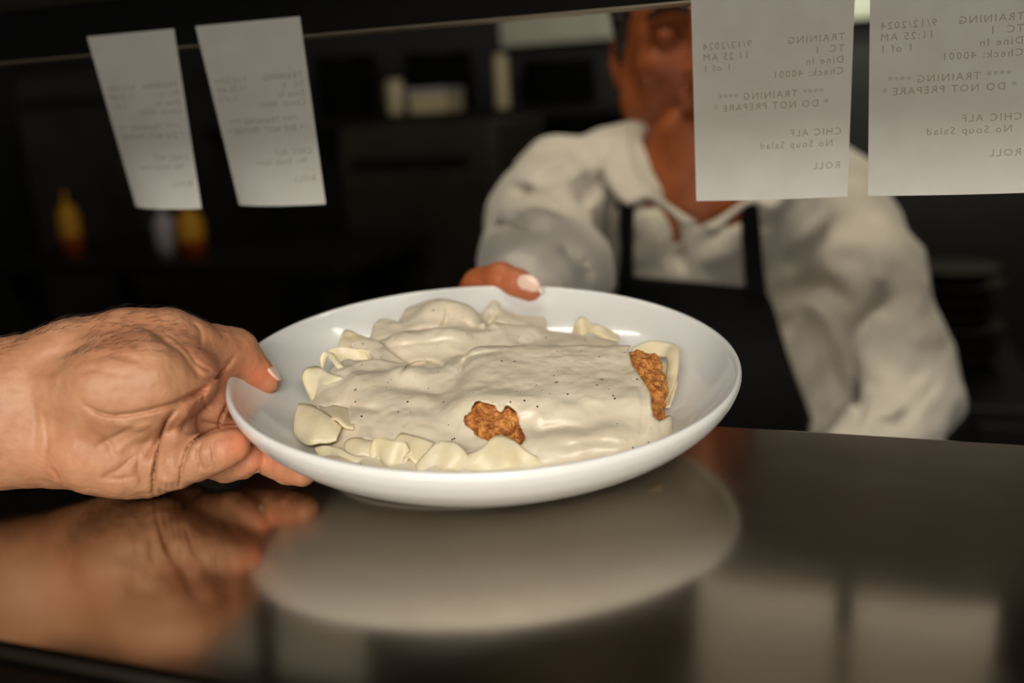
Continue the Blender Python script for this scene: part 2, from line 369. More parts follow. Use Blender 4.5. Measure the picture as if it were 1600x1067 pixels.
Lc([(600, 556, -14), (640, 552, -12), (700, 545, -12), (770, 535, -13), (830, 528, -13)], [8, 9, 9, 8, 7], .012)
Lc([(600, 622, -19), (640, 616, -18), (700, 618, -19)], [11, 12, 10], .012)
Lc([(560, 610, -18), (572, 630, -19), (590, 655, -20)], [9, 9, 8], .012)
Lc([(600, 650, -20), (650, 656, -20), (725, 668, -22)], [9, 9, 7], .012)
Lc([(560, 680, -23), (640, 688, -23), (720, 692, -24)], [7, 7, 6], .012)
Lc([(830, 704, -22), (900, 706, -22), (960, 700, -21), (1000, 690, -21)], [7, 8, 8, 7], .010)
B(-26, -10, -15, (15, 13, 8), .003)
Gr([(637, 486, -2), (665, 476, 1), (692, 472, 2), (708, 478, 1), (730, 500, -4)], [(612, 532, -9), (650, 514, -4), (690, 508, -3), (716, 512, -5), (748, 518, -8)])
Gr([(585, 528, -8), (592, 508, -5), (610, 506, -5), (630, 516, -6), (645, 522, -7)], [(575, 540, -10), (600, 530, -8), (620, 532, -8), (640, 536, -9), (655, 536, -9)])
Gr([(600, 541, -8), (632, 535, -6), (657, 532, -6), (700, 527, -6), (722, 531, -7), (760, 540, -10)], [(612, 560, -12), (640, 556, -10), (665, 556, -10), (700, 550, -9), (725, 552, -10), (750, 552, -12)])
Gr([(552, 540, -6), (575, 536, -5), (592, 541, -5), (612, 560, -8), (640, 575, -11)], [(560, 548, -8), (576, 548, -7), (588, 556, -7), (600, 570, -9), (625, 582, -12)])
Gr([(540, 590, -10), (565, 572, -8), (600, 570, -8), (640, 578, -11)], [(548, 608, -14), (580, 592, -11), (610, 588, -11), (640, 592, -13)])
Gr([(735, 505, -8), (755, 494, -6), (771, 475, -3), (780, 487, -5), (800, 492, -7), (850, 500, -9)], [(740, 522, -11), (765, 512, -9), (778, 506, -8), (790, 510, -9), (815, 514, -10), (850, 520, -12)])
Gr([(800, 505, -9), (830, 512, -9), (855, 526, -11)], [(800, 520, -11), (825, 526, -11), (845, 534, -12)])
Gr([(600, 640, -16), (625, 650, -15), (660, 662, -16), (700, 666, -18)], [(590, 655, -19), (620, 672, -18), (655, 680, -19), (700, 684, -21)])
Gr([(604, 676, -18), (630, 670, -16), (660, 675, -16), (690, 684, -18), (730, 698, -20), (770, 690, -19)], [(600, 690, -21), (630, 682, -19), (660, 688, -19), (690, 698, -21), (730, 708, -22), (770, 700, -22)])
Gr([(545, 640, -15), (560, 660, -16), (575, 690, -19)], [(575, 632, -16), (590, 655, -17), (600, 680, -20)])
g0 = g.d.copy(); g.d[:] = .05
sl, dch = g.rbox(CC + np.array([0, 0, .001]), CH + .003, .0125, (bx2, by2, bz2), .001)
g.ball((.002, -.046, -.014), (.019, .013, .011), .006, world=False)
dr = g.d.copy(); a = g0; b = dr; k = .009; h = np.clip(.5 + .5 * (b - a) / k, 0, 1); g.d = (b * (1 - h) + a * h - k * h * (1 - h)).astype(np.float32)
# skirt of gravy running down off the cutlet
Lc([(712, 640, -19), (706, 605, -16), (722, 578, -13)], [9, 9, 8], .008)
Lc([(1012, 668, -20), (1018, 640, -19), (1010, 612, -15)], [6, 5, 4], .006)
for pts, wd, dp in (
    ([(600, 543), (632, 540), (657, 536), (700, 531), (722, 535)], 2.5, .0010), ([(622, 586), (632, 577), (650, 568), (680, 567), (702, 578)], 2.5, .0018),
    ([(630, 576), (650, 569), (685, 566)], 3, .0012),
    ([(700, 478), (697, 500), (690, 512)], 3, .0022), ([(720, 500), (745, 512), (780, 512)], 4, .0018),
    ([(770, 488), (764, 505), (758, 512)], 3, .0018), ([(500, 640), (550, 636), (600, 640)], 5, .0012), ([(716, 600), (722, 570), (745, 556), (790, 548)], 4, .0014),
    ([(840, 640), (880, 625), (950, 640)], 10, .0012),
    ([(1000, 600), (1006, 640), (1002, 680)], 5, .0012), ([(830, 680), (870, 668), (930, 676)], 8, .0010), ([(800, 650), (830, 640), (850, 660)], 6, -.0008),
    ([(790, 625), (800, 650), (815, 690)], 4, .001), ([(870, 700), (930, 690), (990, 695)], 6, .001)):
    g.crease(pts, wd, dp, (.33, .66))
# patches where the crust shows through
sl = tuple(slice(0, n) for n in g.n); _, gg = g.sub(g.lo, g.lo + g.h * (g.n - 1)); X, Y, D = g.pix(sl, gg)
def poly(pts):
    p = np.array(pts, float); ins = np.zeros(X.shape, bool); dd = np.full(X.shape, 1e9, np.float32)
    for i in range(len(p)):
        a, b = p[i], p[(i + 1) % len(p)]; ab = b - a; t = np.clip(((X - a[0]) * ab[0] + (Y - a[1]) * ab[1]) / (ab @ ab), 0, 1)
        dd = np.minimum(dd, (X - a[0] - t * ab[0]) ** 2 + (Y - a[1] - t * ab[1]) ** 2)
        c = ((a[1] > Y) != (b[1] > Y)); ins ^= c & (X < (b[0] - a[0]) * (Y - a[1]) / ((b[1] - a[1]) if b[1] != a[1] else 1e-9) + a[0])
    return np.where(ins, -1, 1) * np.sqrt(dd)
hole = np.minimum(poly([(745, 626), (740, 636), (740, 643), (729, 651), (728, 662), (742, 671), (745, 678), (770, 690), (782, 694), (800, 697), (815, 696), (822, 686), (821, 681), (810, 664), (805, 643), (791, 632), (787, 646), (779, 646), (772, 633), (752, 630)]),
                  poly([(982, 544), (1000, 530), (1070, 530), (1070, 640), (1030, 660), (1019, 652), (1018, 642), (1015, 615), (1003, 594), (988, 570)]))
xx = gg[0] - CC[0]; yy = gg[1] - CC[1]; zz = gg[2] - CC[2]
qq = [np.abs(M_[0] * xx + M_[1] * yy + M_[2] * zz) - hh for M_, hh in zip((bx2, by2, bz2), CH)]
near = np.maximum(np.maximum(qq[0], qq[1]), qq[2]) < .019
cut = np.where(near & (D < .53), -hole * .0003, -1).astype(np.float32)
g.d = np.maximum(g.d, cut); del X, Y, D, hole, cut, near
V, Fc = g.surface(); V = relax(V, Fc, 2, .5); N = normals(V, Fc)
V = V + N * (fbm(V * 45, 2, 5) * .0016 + fbm(V * 110, 3, 6) * .0011)[:, None]
tag(field_mesh('cream_gravy', V, Fc, M_gravy), 'peppery cream gravy poured over the noodles and chicken cutlet', 'gravy', kind='stuff')
def ribbon(label, e1, e2, n=34, m=9, th=.0011, curl=0):
    A_ = spline([lp(*p) for p in e1], n); B_ = spline([lp(*p) for p in e2], n); V = []
    for i in range(n):
        wv = B_[i] - A_[i]; t = A_[min(i + 1, n - 1)] - A_[max(i - 1, 0)]; nn = np.cross(wv, t); nn /= np.linalg.norm(nn) + 1e-9
        if nn[2] < 0: nn = -nn
        for j in range(m):
            s = j / (m - 1); V.append(A_[i] + wv * s + nn * (.55 * curl * 4 * s * (1 - s) / 1000 + .0005 * math.sin(i * .33 + j * .35)))
    V = np.array(V); Fc = [(i * m + j, i * m + j + 1, (i + 1) * m + j + 1, (i + 1) * m + j) for i in range(n - 1) for j in range(m - 1)]
    V[:, 2] += fbm(V * 90 + len(label), 2, 31) * .0022
    W_ = [L(*(v * 1000)) for v in V]; o = mesh('noodle', W_, Fc, M_noodle)
    so = o.modifiers.new('thick', 'SOLIDIFY'); so.thickness = th; so.offset = 0
    return tag(o, label, 'noodle', 'wide egg noodles around the gravy')
NOOD = [
 ('curled noodle at the far left of the pile, nearest the thumb', [(472, 592, -11), (479, 577, -7), (496, 571, -6), (512, 581, -7), (530, 589, -8), (542, 592, -9)], [(484, 618, -18), (490, 628, -18), (503, 631, -18), (516, 627, -17), (532, 618, -16), (544, 606, -14)], 2),
 ('noodle strap crossing in front of the open yellow loop on the left', [(501, 560, -7), (508, 551, -4), (518, 562, -5), (530, 577, -8), (542, 590, -11)], [(504, 580, -13), (515, 553, -5), (528, 563, -5), (541, 577, -7), (556, 590, -10)], 1),
 ('yellow noodle inside the open loop on the left', [(512, 549, -6), (530, 541, -4), (556, 545, -5), (588, 550, -6)], [(530, 575, -14), (545, 567, -12), (565, 563, -11), (592, 562, -11)], -1),
 ('noodle at the lower left of the pile beside the plate wall', [(468, 633, -15), (490, 636, -13), (512, 650, -13), (536, 666, -16)], [(461, 683, -22), (482, 697, -20), (505, 694, -19), (526, 693, -20)], 3),
 ('noodle with a thin yellow edge lying above the lower left noodle', [(484, 632, -17), (520, 634, -15), (560, 650, -16)], [(500, 643, -13), (528, 660, -13), (552, 674, -16)], 1),
 ('noodle corner sticking up at the back left of the pile', [(528, 545, -9), (537, 517, -4), (549, 516, -4), (563, 525, -6), (584, 530, -8)], [(536, 560, -12), (550, 548, -9), (560, 547, -9), (572, 548, -9), (590, 548, -10)], 1),
 ('noodle peak behind and right of the tallest hump', [(752, 500, -8), (763, 486, -5), (771, 475, -2), (782, 489, -5), (800, 494, -7)], [(756, 516, -10), (766, 506, -8), (776, 500, -7), (788, 506, -8), (804, 510, -9)], 1),
 ('curly noodle on the back edge above the cutlet', [(892, 530, -12), (898, 504, -8), (912, 496, -6), (924, 506, -7), (944, 512, -8), (966, 522, -12)], [(896, 540, -14), (906, 524, -12), (918, 520, -11), (928, 524, -11), (945, 530, -12), (966, 534, -14)], 1),
 ('broad noodle curling around the right end of the cutlet', [(985, 545, -10), (1010, 536, -8), (1040, 533, -7), (1058, 540, -7), (1061, 566, -11), (1054, 600, -16), (1030, 645, -21)], [(995, 560, -14), (1018, 556, -13), (1036, 558, -13), (1044, 566, -13), (1042, 584, -15), (1034, 612, -19), (1016, 645, -23)], 1),
 ('inner noodle beside the right end of the cutlet, under the broad one', [(1020, 566, -17), (1048, 574, -15), (1058, 600, -18), (1046, 635, -22)], [(1018, 590, -20), (1038, 596, -18), (1042, 612, -20), (1030, 640, -24)], 1),
 ('translucent noodle end standing up at the front', [(577, 708, -20), (585, 686, -15), (597, 683, -13), (616, 688, -13), (633, 691, -14), (637, 702, -16)], [(584, 724, -24), (592, 718, -22), (602, 724, -22), (612, 726, -22), (626, 724, -22), (631, 718, -21)], 0),
 ('folded noodle right of the standing noodle end at the front', [(615, 698, -18), (626, 677, -14), (647, 680, -14), (678, 691, -16)], [(630, 728, -23), (638, 716, -20), (648, 722, -21), (654, 726, -22)], 1),
 ('rounded noodle at the front between the folded noodle and bare crust', [(650, 726, -22), (680, 693, -15), (705, 691, -14), (724, 702, -16), (730, 712, -18)], [(655, 742, -25), (680, 736, -24), (700, 734, -23), (715, 734, -23), (724, 734, -24)], 2),
 ('broad noodle at the front just below the bare crust', [(722, 710, -19), (750, 703, -16), (770, 685, -13), (782, 680, -12), (800, 687, -14), (825, 705, -17), (845, 714, -20)], [(722, 734, -24), (750, 738, -24), (774, 738, -24), (790, 738, -24), (810, 736, -24), (832, 732, -24), (848, 728, -24)], 2),
 ('noodle sliver under the lower left noodle', [(492, 701, -22), (516, 698, -20), (548, 711, -21), (585, 716, -22)], [(505, 716, -25), (525, 714, -23), (552, 722, -23), (585, 728, -24)], 1),
 ('noodle lying along the front left edge behind the standing noodle end', [(540, 690, -20), (560, 684, -17), (580, 690, -18), (596, 700, -20)], [(545, 716, -23), (562, 712, -21), (580, 716, -22), (592, 722, -23)], 2)]
for lb, a_, b_, cu_ in NOOD: ribbon(lb, a_, b_, curl=cu_)
M_paper = mat('receipt_paper', srgb(240, 237, 226), .8, spec=.1, thin=.25, col2=srgb(234, 230, 218), nscale=60)
M_ink = mat('faded_ink', srgb(176, 168, 150), .9, spec=.1)
def ticket(label, TL, TR, BL, BR, bow, lines, curl=0.):
    NU, NS = 24, 40
    TL, TR, BL, BR = map(np.array, (TL, TR, BL, BR))
    def S(u, s):
        # u: 0 left..1 right, s: 0 top..1 bottom
        l = TL + (BL - TL) * s; r = TR + (BR - TR) * s; p = l + (r - l) * u
        nrm = np.cross(r - l, np.array([0, 0, 1.])); nrm /= np.linalg.norm(nrm)   # towards the camera side is -Y
        b = bow * (4 * u * (1 - u)) * (s ** 1.5) + curl * math.sin(math.pi * s)
        return p + nrm * b
    root = empty('order_ticket', (TL + TR) / 2)
    V = []; Fc = []
    for j in range(NS + 1):
        for i in range(NU + 1): V.append(S(i / NU, j / NS))
    for j in range(NS):
        for i in range(NU):
            a = j * (NU + 1) + i; Fc.append((a, a + 1, a + NU + 2, a + NU + 1))
    mesh('paper', V, Fc, M_paper, root)
    wid = np.linalg.norm(TR - TL); hei = np.linalg.norm((BL + BR) / 2 - (TL + TR) / 2)
    TV = []; TF = []
    for row, txt, ali in lines:            # row: fraction down the slip; the print faces the cook, so it reads mirrored from here
        cu = bpy.data.curves.new('t', 'FONT'); cu.body = txt; cu.size = .0052; cu.space_character = 1.25; cu.align_x = {'l': 'LEFT', 'r': 'RIGHT', 'c': 'CENTER'}[ali]
        cu.resolution_u = 2
        to = bpy.data.objects.new('t', cu); COL.objects.link(to); dg = bpy.context.evaluated_depsgraph_get(); dg.update()
        tm = bpy.data.meshes.new_from_object(to.evaluated_get(dg)); b0 = len(TV)
        x0 = {'l': .05, 'r': .93, 'c': .5}[ali]
        for v in tm.vertices:
            x = x0 + v.co.x / wid; s = row - v.co.y / hei
            q = S(min(max(1 - x, 0), 1), s); nn = np.cross(TR - TL, [0, 0, 1.]); nn /= np.linalg.norm(nn)
            TV.append(q + nn * .00018)
        for p in tm.polygons: TF.append([b0 + k for k in p.vertices])
        bpy.data.objects.remove(to); bpy.data.curves.remove(cu); bpy.data.meshes.remove(tm)
    if TV: mesh('printed_text', TV, TF, M_ink, root, False)
    rebase(root); return tag(root, label, 'ticket', 'order tickets on the rail')
def LN(f0=0, sc=1.0): 
    rows = [(.315, 'TRAINING', 'l'), (.315, '9/12/2024', 'r'), (.363, 'TC  1', 'l'), (.363, '11:25 AM', 'r'), (.411, 'Dine In', 'l'), (.411, '1 of 1', 'r'), (.459, 'Check: 40001', 'l'),
            (.545, '**** TRAINING ****', 'c'), (.593, '* DO NOT PREPARE *', 'c'), (.72, 'CHIC ALF', 'l'), (.77, '  No Soup Salad', 'l'), (.87, 'ROLL', 'l')]
    return [(r * sc + f0, t, a) for r, t, a in rows]
up = lambda px, py: onY(px, py, RY - .001)
def top(px, Y=RY - .001):                # where a slip leaves the rail
    r = ray(px, 0); X = (C0 + r * (Y / r[1]))[0]; return np.array([X, Y, RZ + .012])
def at(px, py, Y): return onY(px, py, Y)
A = ticket('order ticket directly in front of the cook’s face and shoulder, faint mirrored print', top(1079), top(1336), at(1088, 314, RY - .001), at(1324, 307, RY - .001), .004, LN())
B = ticket('rightmost order ticket, cut off by the right picture edge', top(1358), top(1610), at(1356, 306, RY - .001), at(1608, 301, RY + .001), .003, LN(-.03))
def hang(label, tlx, trx, bl, br, dl, dr, bow):
    tl = top(tlx, RY - .006); tr = top(trx, RY - .004)
    ticket(label, tl, tr, P(*bl, dl), P(*br, dr), bow, LN(), 0)
d1 = (at(215, 325, RY) - C0) @ cF; d2 = (at(315, 325, RY) - C0) @ cF
hang('leftmost order ticket, curled and hanging from the far end of the rail', 127, 266, (212, 322), (315, 326), d1 + .02, d2 - .010, .010)
d1 = (at(375, 322, RY) - C0) @ cF; d2 = (at(509, 318, RY) - C0) @ cF
hang('second order ticket from the left, slightly wider and brighter', 300, 466, (374, 320), (509, 319), d1 + .015, d2 - .010, .009)

# ------------------------------------------------------------------ the server's left hand
def skin(name, c1, c2, rough=.45):
    m = mat(name, c1, rough, spec=.4, sub=.16, sub_rad=(1, .35, .2), sub_scale=.006, col2=c2, nscale=55, bump=.00022, bscale=520)
    nt = m.node_tree; nd = nt.nodes; lk = nt.links; b = nd['Principled BSDF']; src = b.inputs['Base Color'].links[0].from_socket
    at_ = nd.new('ShaderNodeAttribute'); at_.attribute_name = 'flush'; mx = nd.new('ShaderNodeMix'); mx.data_type = 'RGBA'
    lk.new(at_.outputs['Fac'], mx.inputs[0]); lk.new(src, mx.inputs[6]); mx.inputs[7].default_value = srgb(204, 120, 84); lk.new(mx.outputs[2], b.inputs['Base Color']); return m
M_skin = skin('skin', srgb(186, 138, 104), srgb(168, 116, 84), .48)
M_nail = mat('nail', srgb(236, 200, 180), .25, spec=.5, coat=.4, sub=.1)
M_nailw = mat('nail_rim', srgb(236, 226, 208), .3, spec=.5, sub=.1)
M_hair = mat('body_hair', srgb(62, 42, 28), .5)
def set_attr(o, name, vals):
    a = o.data.attributes.new(name, 'FLOAT', 'POINT'); a.data.foreach_set('value', np.asarray(vals, np.float32))
CAX = (cR, cU, -cF)
def locam(px, py, d): return np.array([d * (px - 800) / F_, d * (533.5 - py) / F_, -d])
g = Grid((-.43, -.085, -.60), (-.088, .035, -.40), .0009, CAX, C0)
H3 = lambda *pts: [locam(*p) for p in pts]
def HC(pts, r, k=.005, **kw): g.chain(H3(*pts), [x / 1000 for x in r], k, world=False, **kw)
ZD = (0, 0, 1)
# forearm and wrist (wider than thick)
HC([(-520, 650, .40), (-200, 648, .432), (-20, 652, .455), (70, 650, .460)], [42, 38, 33.5, 33], .006, flat=(ZD, .68))
# palm slab
HC([(70, 648, .462), (170, 660, .468), (250, 662, .478)], [32, 32, 30], .010, flat=(ZD, .55))
# hypothenar eminence and ulnar edge
HC([(80, 692, .455), (150, 702, .452), (205, 716, .455), (238, 726, .459)], [17, 19.5, 17.5, 14.5], .008)
# thumb metacarpal side, web, thumb
HC([(10, 590, .462), (120, 562, .462), (200, 545, .462), (262, 540, .466), (300, 546, .474)], [17, 18, 17.5, 16, 14], .010)
HC([(300, 545, .474), (338, 549, .486), (366, 550, .494)], [13.6, 12.8, 12.6], .004)
HC([(366, 553, .494), (388, 575, .500), (411, 593, .503), (421, 600, .503)], [12.2, 10.2, 7.4, 5.2], .004)
HC([(318, 560, .476), (345, 566, .486)], [11, 9], .006)
# thenar eminence
HC([(120, 622, .452), (180, 606, .446), (240, 598, .447), (292, 588, .456)], [17, 22, 21, 14], .010)
HC([(225, 612, .45), (290, 604, .458)], [14, 10], .008)
# index finger: knuckle to under the plate
HC([(262, 620, .478), (322, 620, .481), (348, 632, .488), (385, 655, .500), (462, 668, .515)], [15, 13.5, 11.5, 9.5, 8.5], .004)
# middle finger
HC([(262, 660, .474), (322, 668, .480), (372, 690, .480), (425, 716, .468), (450, 729, .462), (472, 737, .457)], [15, 12, 10, 9.0, 8.4, 7.0], .0012)
# ring finger
HC([(258, 694, .468), (318, 712, .470), (352, 724, .467), (380, 719, .463), (391, 716, .461)], [14, 10.5, 9.0, 8.6, 7.6], .0012)
# little finger
HC([(238, 718, .460), (268, 722, .452), (304, 715, .447)], [15.5, 12.6, 11], .004)
HC([(304, 716, .447), (332, 707, .445), (350, 701, .445), (364, 697, .446)], [11, 10.2, 9.4, 8.0], .0008)
# little pads on the palm
HC([(268, 668, .458), (272, 700, .455)], [11, 11], .006); HC([(300, 640, .470), (330, 650, .474)], [9, 8], .004)
DR = (.40, .52)
for pts, wd, dp in (
    ([(125, 624), (148, 641), (178, 649), (219, 645), (256, 635), (287, 624), (314, 609), (322, 602)], 3.6, .0026),
    ([(256, 640), (287, 628), (314, 612), (330, 600)], 4.5, .0020),
     
    ([(290, 632), (262, 652), (250, 676), (240, 700), (226, 722)], 3.4, .0022),
    ([(272, 640), (257, 663), (250, 690), (243, 720), (240, 744), (240, 776)], 2.6, .0040),
    ([(279, 764), (282, 742), (288, 718), (297, 695), (314, 682)], 2.4, .0026), ([(263, 768), (260, 745), (262, 725)], 2.2, .0014), ([(251, 772), (250, 750)], 2, .0012), ([(271, 766), (271, 750)], 2, .0012),
    ([(317, 738), (309, 712), (314, 688)], 2.2, .0016), ([(340, 733), (332, 705), (335, 682)], 2.0, .0016), ([(326, 736), (321, 710)], 2, .0007),
    ([(206, 500), (246, 524), (277, 545), (297, 566), (310, 584), (324, 592)], 4.2, .0012), ([(240, 512), (275, 532), (300, 556), (312, 578)], 2.4, .0006),
    ([(316, 592), (330, 593), (343, 585), (355, 572), (370, 550)], 2.6, .0022), ([(294, 499), (313, 518), (314, 548)], 3, .0009), ([(300, 560), (318, 575), (330, 578)], 2, .0012),
    
    ([(356, 632), (346, 649), (341, 672)], 2.2, .0026), ([(320, 612), (318, 628), (328, 644)], 2.6, .0012),
    ([(398, 681), (381, 667), (346, 668), (315, 680), (296, 694)], 2.2, .0030), ([(310, 655), (328, 662), (344, 664)], 3, .0018),
    ([(162, 747), (190, 730), (216, 708)], 4, .0014), ([(145, 700), (189, 676), (220, 664)], 4, .0010), ([(150, 745), (185, 748), (215, 742)], 3, .0010),
    ([(160, 680), (175, 700), (180, 725)], 4, .0008), ([(225, 760), (215, 735), (218, 705)], 3, .0010), ([(200, 762), (192, 740)], 3, .0008),
    ([(68, 640), (74, 690), (62, 735)], 3, .0010), ([(52, 620), (56, 670), (48, 720)], 3.4, .0006), ([(82, 730), (90, 752)], 4, .0010),
    ([(120, 585), (150, 578), (200, 588)], 4, .0006), ([(135, 560), (185, 556), (235, 570)], 5, .0007), ([(60, 560), (110, 548), (160, 530)], 8, .0008),
    ([(40, 600), (100, 590)], 8, -.0008), ([(185, 662), (215, 668), (240, 662)], 5, -.0012), ([(170, 715), (205, 690), (235, 680)], 7, -.0010),
    ([(258, 700), (262, 735), (256, 762)], 4, -.0010), ([(270, 690), (280, 660), (300, 640)], 6, -.0012)):
    g.crease(pts, wd, dp, DR)
V, Fc = g.surface(); V = relax(V, Fc, 2, .5); N = normals(V, Fc)
V = V + N * (fbm(V * 260, 3, 2) * .0005 + fbm(V * 50, 2, 4) * .0012)[:, None]
server = field_mesh('person', V, Fc, M_skin)
tag(server, 'bare forearm and left hand reaching in from the left, thumb gripping the plate rim', 'person')
q = (V - C0) @ np.array([cR, cU, cF]).T; VX = 800 + F_ * q[:, 0] / q[:, 2]; VY = 533.5 - F_ * q[:, 1] / q[:, 2]
gs = Grid((-.66, -.13, -.50), (-.28, .05, -.26), .004, CAX, C0)
gs.chain([locam(-350, 650, .416), locam(-700, 665, .40), locam(-1500, 760, .35)], [.053, .058, .070], .01, world=False, flat=(ZD, .8))
gs.ball(locam(-330, 650, .42), (.02, .040, .031), .006, 'cut', world=False)
Vs, Fs = gs.surface(); Vs = Vs + normals(Vs, Fs) * (fbm(Vs * 30, 3, 21) * .008)[:, None]
field_mesh('shirt_sleeve', Vs, Fs, mat('dark_sleeve', srgb(30, 30, 34), .85), server)
def bump_at(x, y, r): return np.exp(-((VX - x) ** 2 + (VY - y) ** 2) / r ** 2)
fl = .9 * bump_at(405, 590, 45) + .7 * bump_at(375, 695, 35) + .5 * bump_at(410, 715, 25) + .55 * bump_at(455, 730, 40) + .5 * bump_at(330, 625, 45) + .35 * bump_at(330, 530, 50) + .25 * bump_at(90, 720, 60) + .25 * bump_at(200, 500, 80)
set_attr(server, 'flush', np.clip(fl * (.75 + .8 * fbm(V * 90, 3, 8)), 0, 1))
def nail(c, ax, r, m, parent, name='fingernail'):
    bm = bmesh.new(); bmesh.ops.create_icosphere(bm, subdivisions=3, radius=1)
    A_ = [np.array(a, float) / np.linalg.norm(a) for a in ax]
    for v in bm.verts:
        s = [v.co[i] * r[i] for i in range(3)]; p = np.array(c) + A_[0] * s[0] + A_[1] * s[1] + A_[2] * s[2]; v.co = p
    me = bpy.data.meshes.new(name); bm.to_mesh(me); bm.free(); return link(name, me, m, parent)
cam_dir = lambda x, y, z: x * cR + y * cU - z * cF
nail(P(423, 575, .503), (cam_dir(.60, -.80, -.1), cam_dir(.80, .60, -.15), cam_dir(0, -.1, 1)), (.0085, .0016, .0062), M_nail, server)
nail(P(378, 695, .449), (cam_dir(.9, -.1, -.4), cam_dir(.2, 1, 0), cam_dir(.4, 0, .9)), (.0038, .0062, .0052), M_nailw, server)
nail(P(402, 719, .4625), (cam_dir(.9, -.1, -.4), cam_dir(.35, 1, 0), cam_dir(.4, 0, .9)), (.0045, .0070, .0055), M_nailw, server)
rs = np.random.RandomState(3); HV = []; HF = []
cand = np.where((VX > -60) & (VX < 330) & (N @ cU > .62) & (VY < 562))[0]; cand = rs.choice(cand, 620, replace=False)
for i in cand:
    n_ = N[i]; t_ = cR * (.9 + .3 * rs.rand()) + cU * rs.uniform(-.2, .5) + cF * rs.uniform(-.5, .5); t_ -= (t_ @ n_) * n_ * .8; t_ /= np.linalg.norm(t_)
    ln = rs.uniform(.003, .0085) * (1 if VX[i] < 240 else .55); K = 5; b0 = len(HV); side = np.cross(t_, n_)
    for k in range(K):
        s = k / (K - 1); c = V[i] + t_ * ln * s + n_ * ln * (.55 * s - .45 * s * s); r = .000075 * (1 - .75 * s)
        for a in range(3): HV.append(c + r * (math.cos(a * 2.1) * n_ + math.sin(a * 2.1) * side))
    for k in range(K - 1):
        for a in range(3): HF.append((b0 + 3 * k + a, b0 + 3 * k + (a + 1) % 3, b0 + 3 * k + 3 + (a + 1) % 3, b0 + 3 * k + 3 + a))
tag(mesh('arm_hair', HV, HF, M_hair, server), 'fine dark hair along the top of the wrist', None, kind='stuff')

# ------------------------------------------------------------------ the cook
M_face = skin('cook_skin', srgb(176, 98, 54), srgb(156, 82, 42), .5)
M_shirt = mat('white_cotton', srgb(212, 204, 188), .85, spec=.2, sheen=.3, col2=srgb(204, 196, 180), nscale=30, bump=.0003, bscale=500)
M_apron = mat('black_apron', (.010, .010, .011, 1), .8, spec=.2, bump=.0003, bscale=500)
M_trouser = mat('black_trousers', (.012, .012, .014, 1), .8)
M_dkhair = mat('dark_hair', (.018, .012, .009, 1), .5, bump=.001, bscale=300, stretch=(1, 1, .2))
M_eye = mat('shaded_eye_white', srgb(140, 120, 105), .3); M_iris = mat('iris', srgb(40, 26, 18), .2)  # eye white darkened to stand in for the shade of the socket
cook = empty('person', (float(P(1090, 420, 1.15)[0]), float(P(1090, 420, 1.15)[1]), 0))
FL = lambda p, z: np.array([p[0], p[1], z])
hips = P(1110, 640, 1.24); hz = hips[2] - .14
sR, sL = P(882, 300, 1.11), P(1290, 318, 1.19); chest = P(1088, 390, 1.17); belly = P(1100, 560, 1.2)
eR, wR = P(852, 395, .95), P(800, 478, .70); eL, wL = P(1418, 618, 1.13), P(1330, 745, 1.0)
across = (sL - sR) / np.linalg.norm(sL - sR); fwd = np.cross(across, [0, 0, 1.]); fwd /= np.linalg.norm(fwd)
def trunk(g, e, k=.03):
    g.cone(sR + across * .05 + [0, 0, -.005], sL - across * .05 + [0, 0, -.005], .058 + e, .058 + e, k)
    g.ball(chest, (.178 + e, .112 + e, .17 + e), k, axes=(across, fwd, (0, 0, 1)))
    g.ball(belly, (.165 + e, .11 + e, .17 + e), k, axes=(across, fwd, (0, 0, 1)))
    g.ball(FL(hips, hz + .02), (.17 + e, .12 + e, .15 + e), k, axes=(across, fwd, (0, 0, 1)))
def ngrid(h, pts, pad): p = np.array(pts); return Grid(p.min(0) - pad, p.max(0) + pad, h)
lg = [(FL(hips - across * .09, hz - .02), FL(hips - across * .10, .50), FL(hips - across * .11, .09)), (FL(hips + across * .09, hz - .02), FL(hips + across * .10, .50), FL(hips + across * .11, .09))]
parts = []
g = ngrid(.006, [sR, sL, eR, wR, eL, wL, FL(hips, .02)], .19)
trunk(g, -.014)
for s_, e_, w_ in ((sR, eR, wR), (sL, eL, wL)): g.chain([s_, e_, w_], [.040, .030, .022], .02)
for a_ in lg: g.chain(list(a_), [.075, .055, .038], .02)
nk = P(1090, 318, 1.107)
g.chain([nk, P(1086, 215, 1.09)], [.060, .052], .03)
g.ball(P(1092, 330, 1.105), (.06, .04, .05), .02, axes=(across, fwd, (0, 0, 1)))
parts.append(g.surface())
# head, facing the camera and bent slightly down
HO = P(1088, 52, 1.045); hz_ = -cF * .97 + np.array([-.02, 0, -.02]); hz_ = hz_ - np.array([0, 0, .10]); hz_ /= np.linalg.norm(hz_)
hx = np.cross([0, 0, 1.], hz_); hx /= np.linalg.norm(hx); hy = np.cross(hz_, hx)
HW = lambda x, y, z: HO + x * hx + y * hy + (z - .07) * hz_
g = Grid((-.11, -.20, -.20), (.11, .16, .07), .0026, (hx, hy, hz_), HO)
b_ = lambda c, r, k=.012, op='add': g.ball((c[0], c[1], c[2] - .07), r, k, op, world=False)
c_ = lambda a, b, r1, r2, k=.01, op='add': g.cone((a[0], a[1], a[2] - .07), (b[0], b[1], b[2] - .07), r1, r2, k, op, world=False)
b_((0, .035, -.02), (.076, .092, .096)); b_((0, -.03, .02), (.064, .085, .068), .02)
c_((0, -.105, .062), (0, -.108, .058), .021, .021, .02)
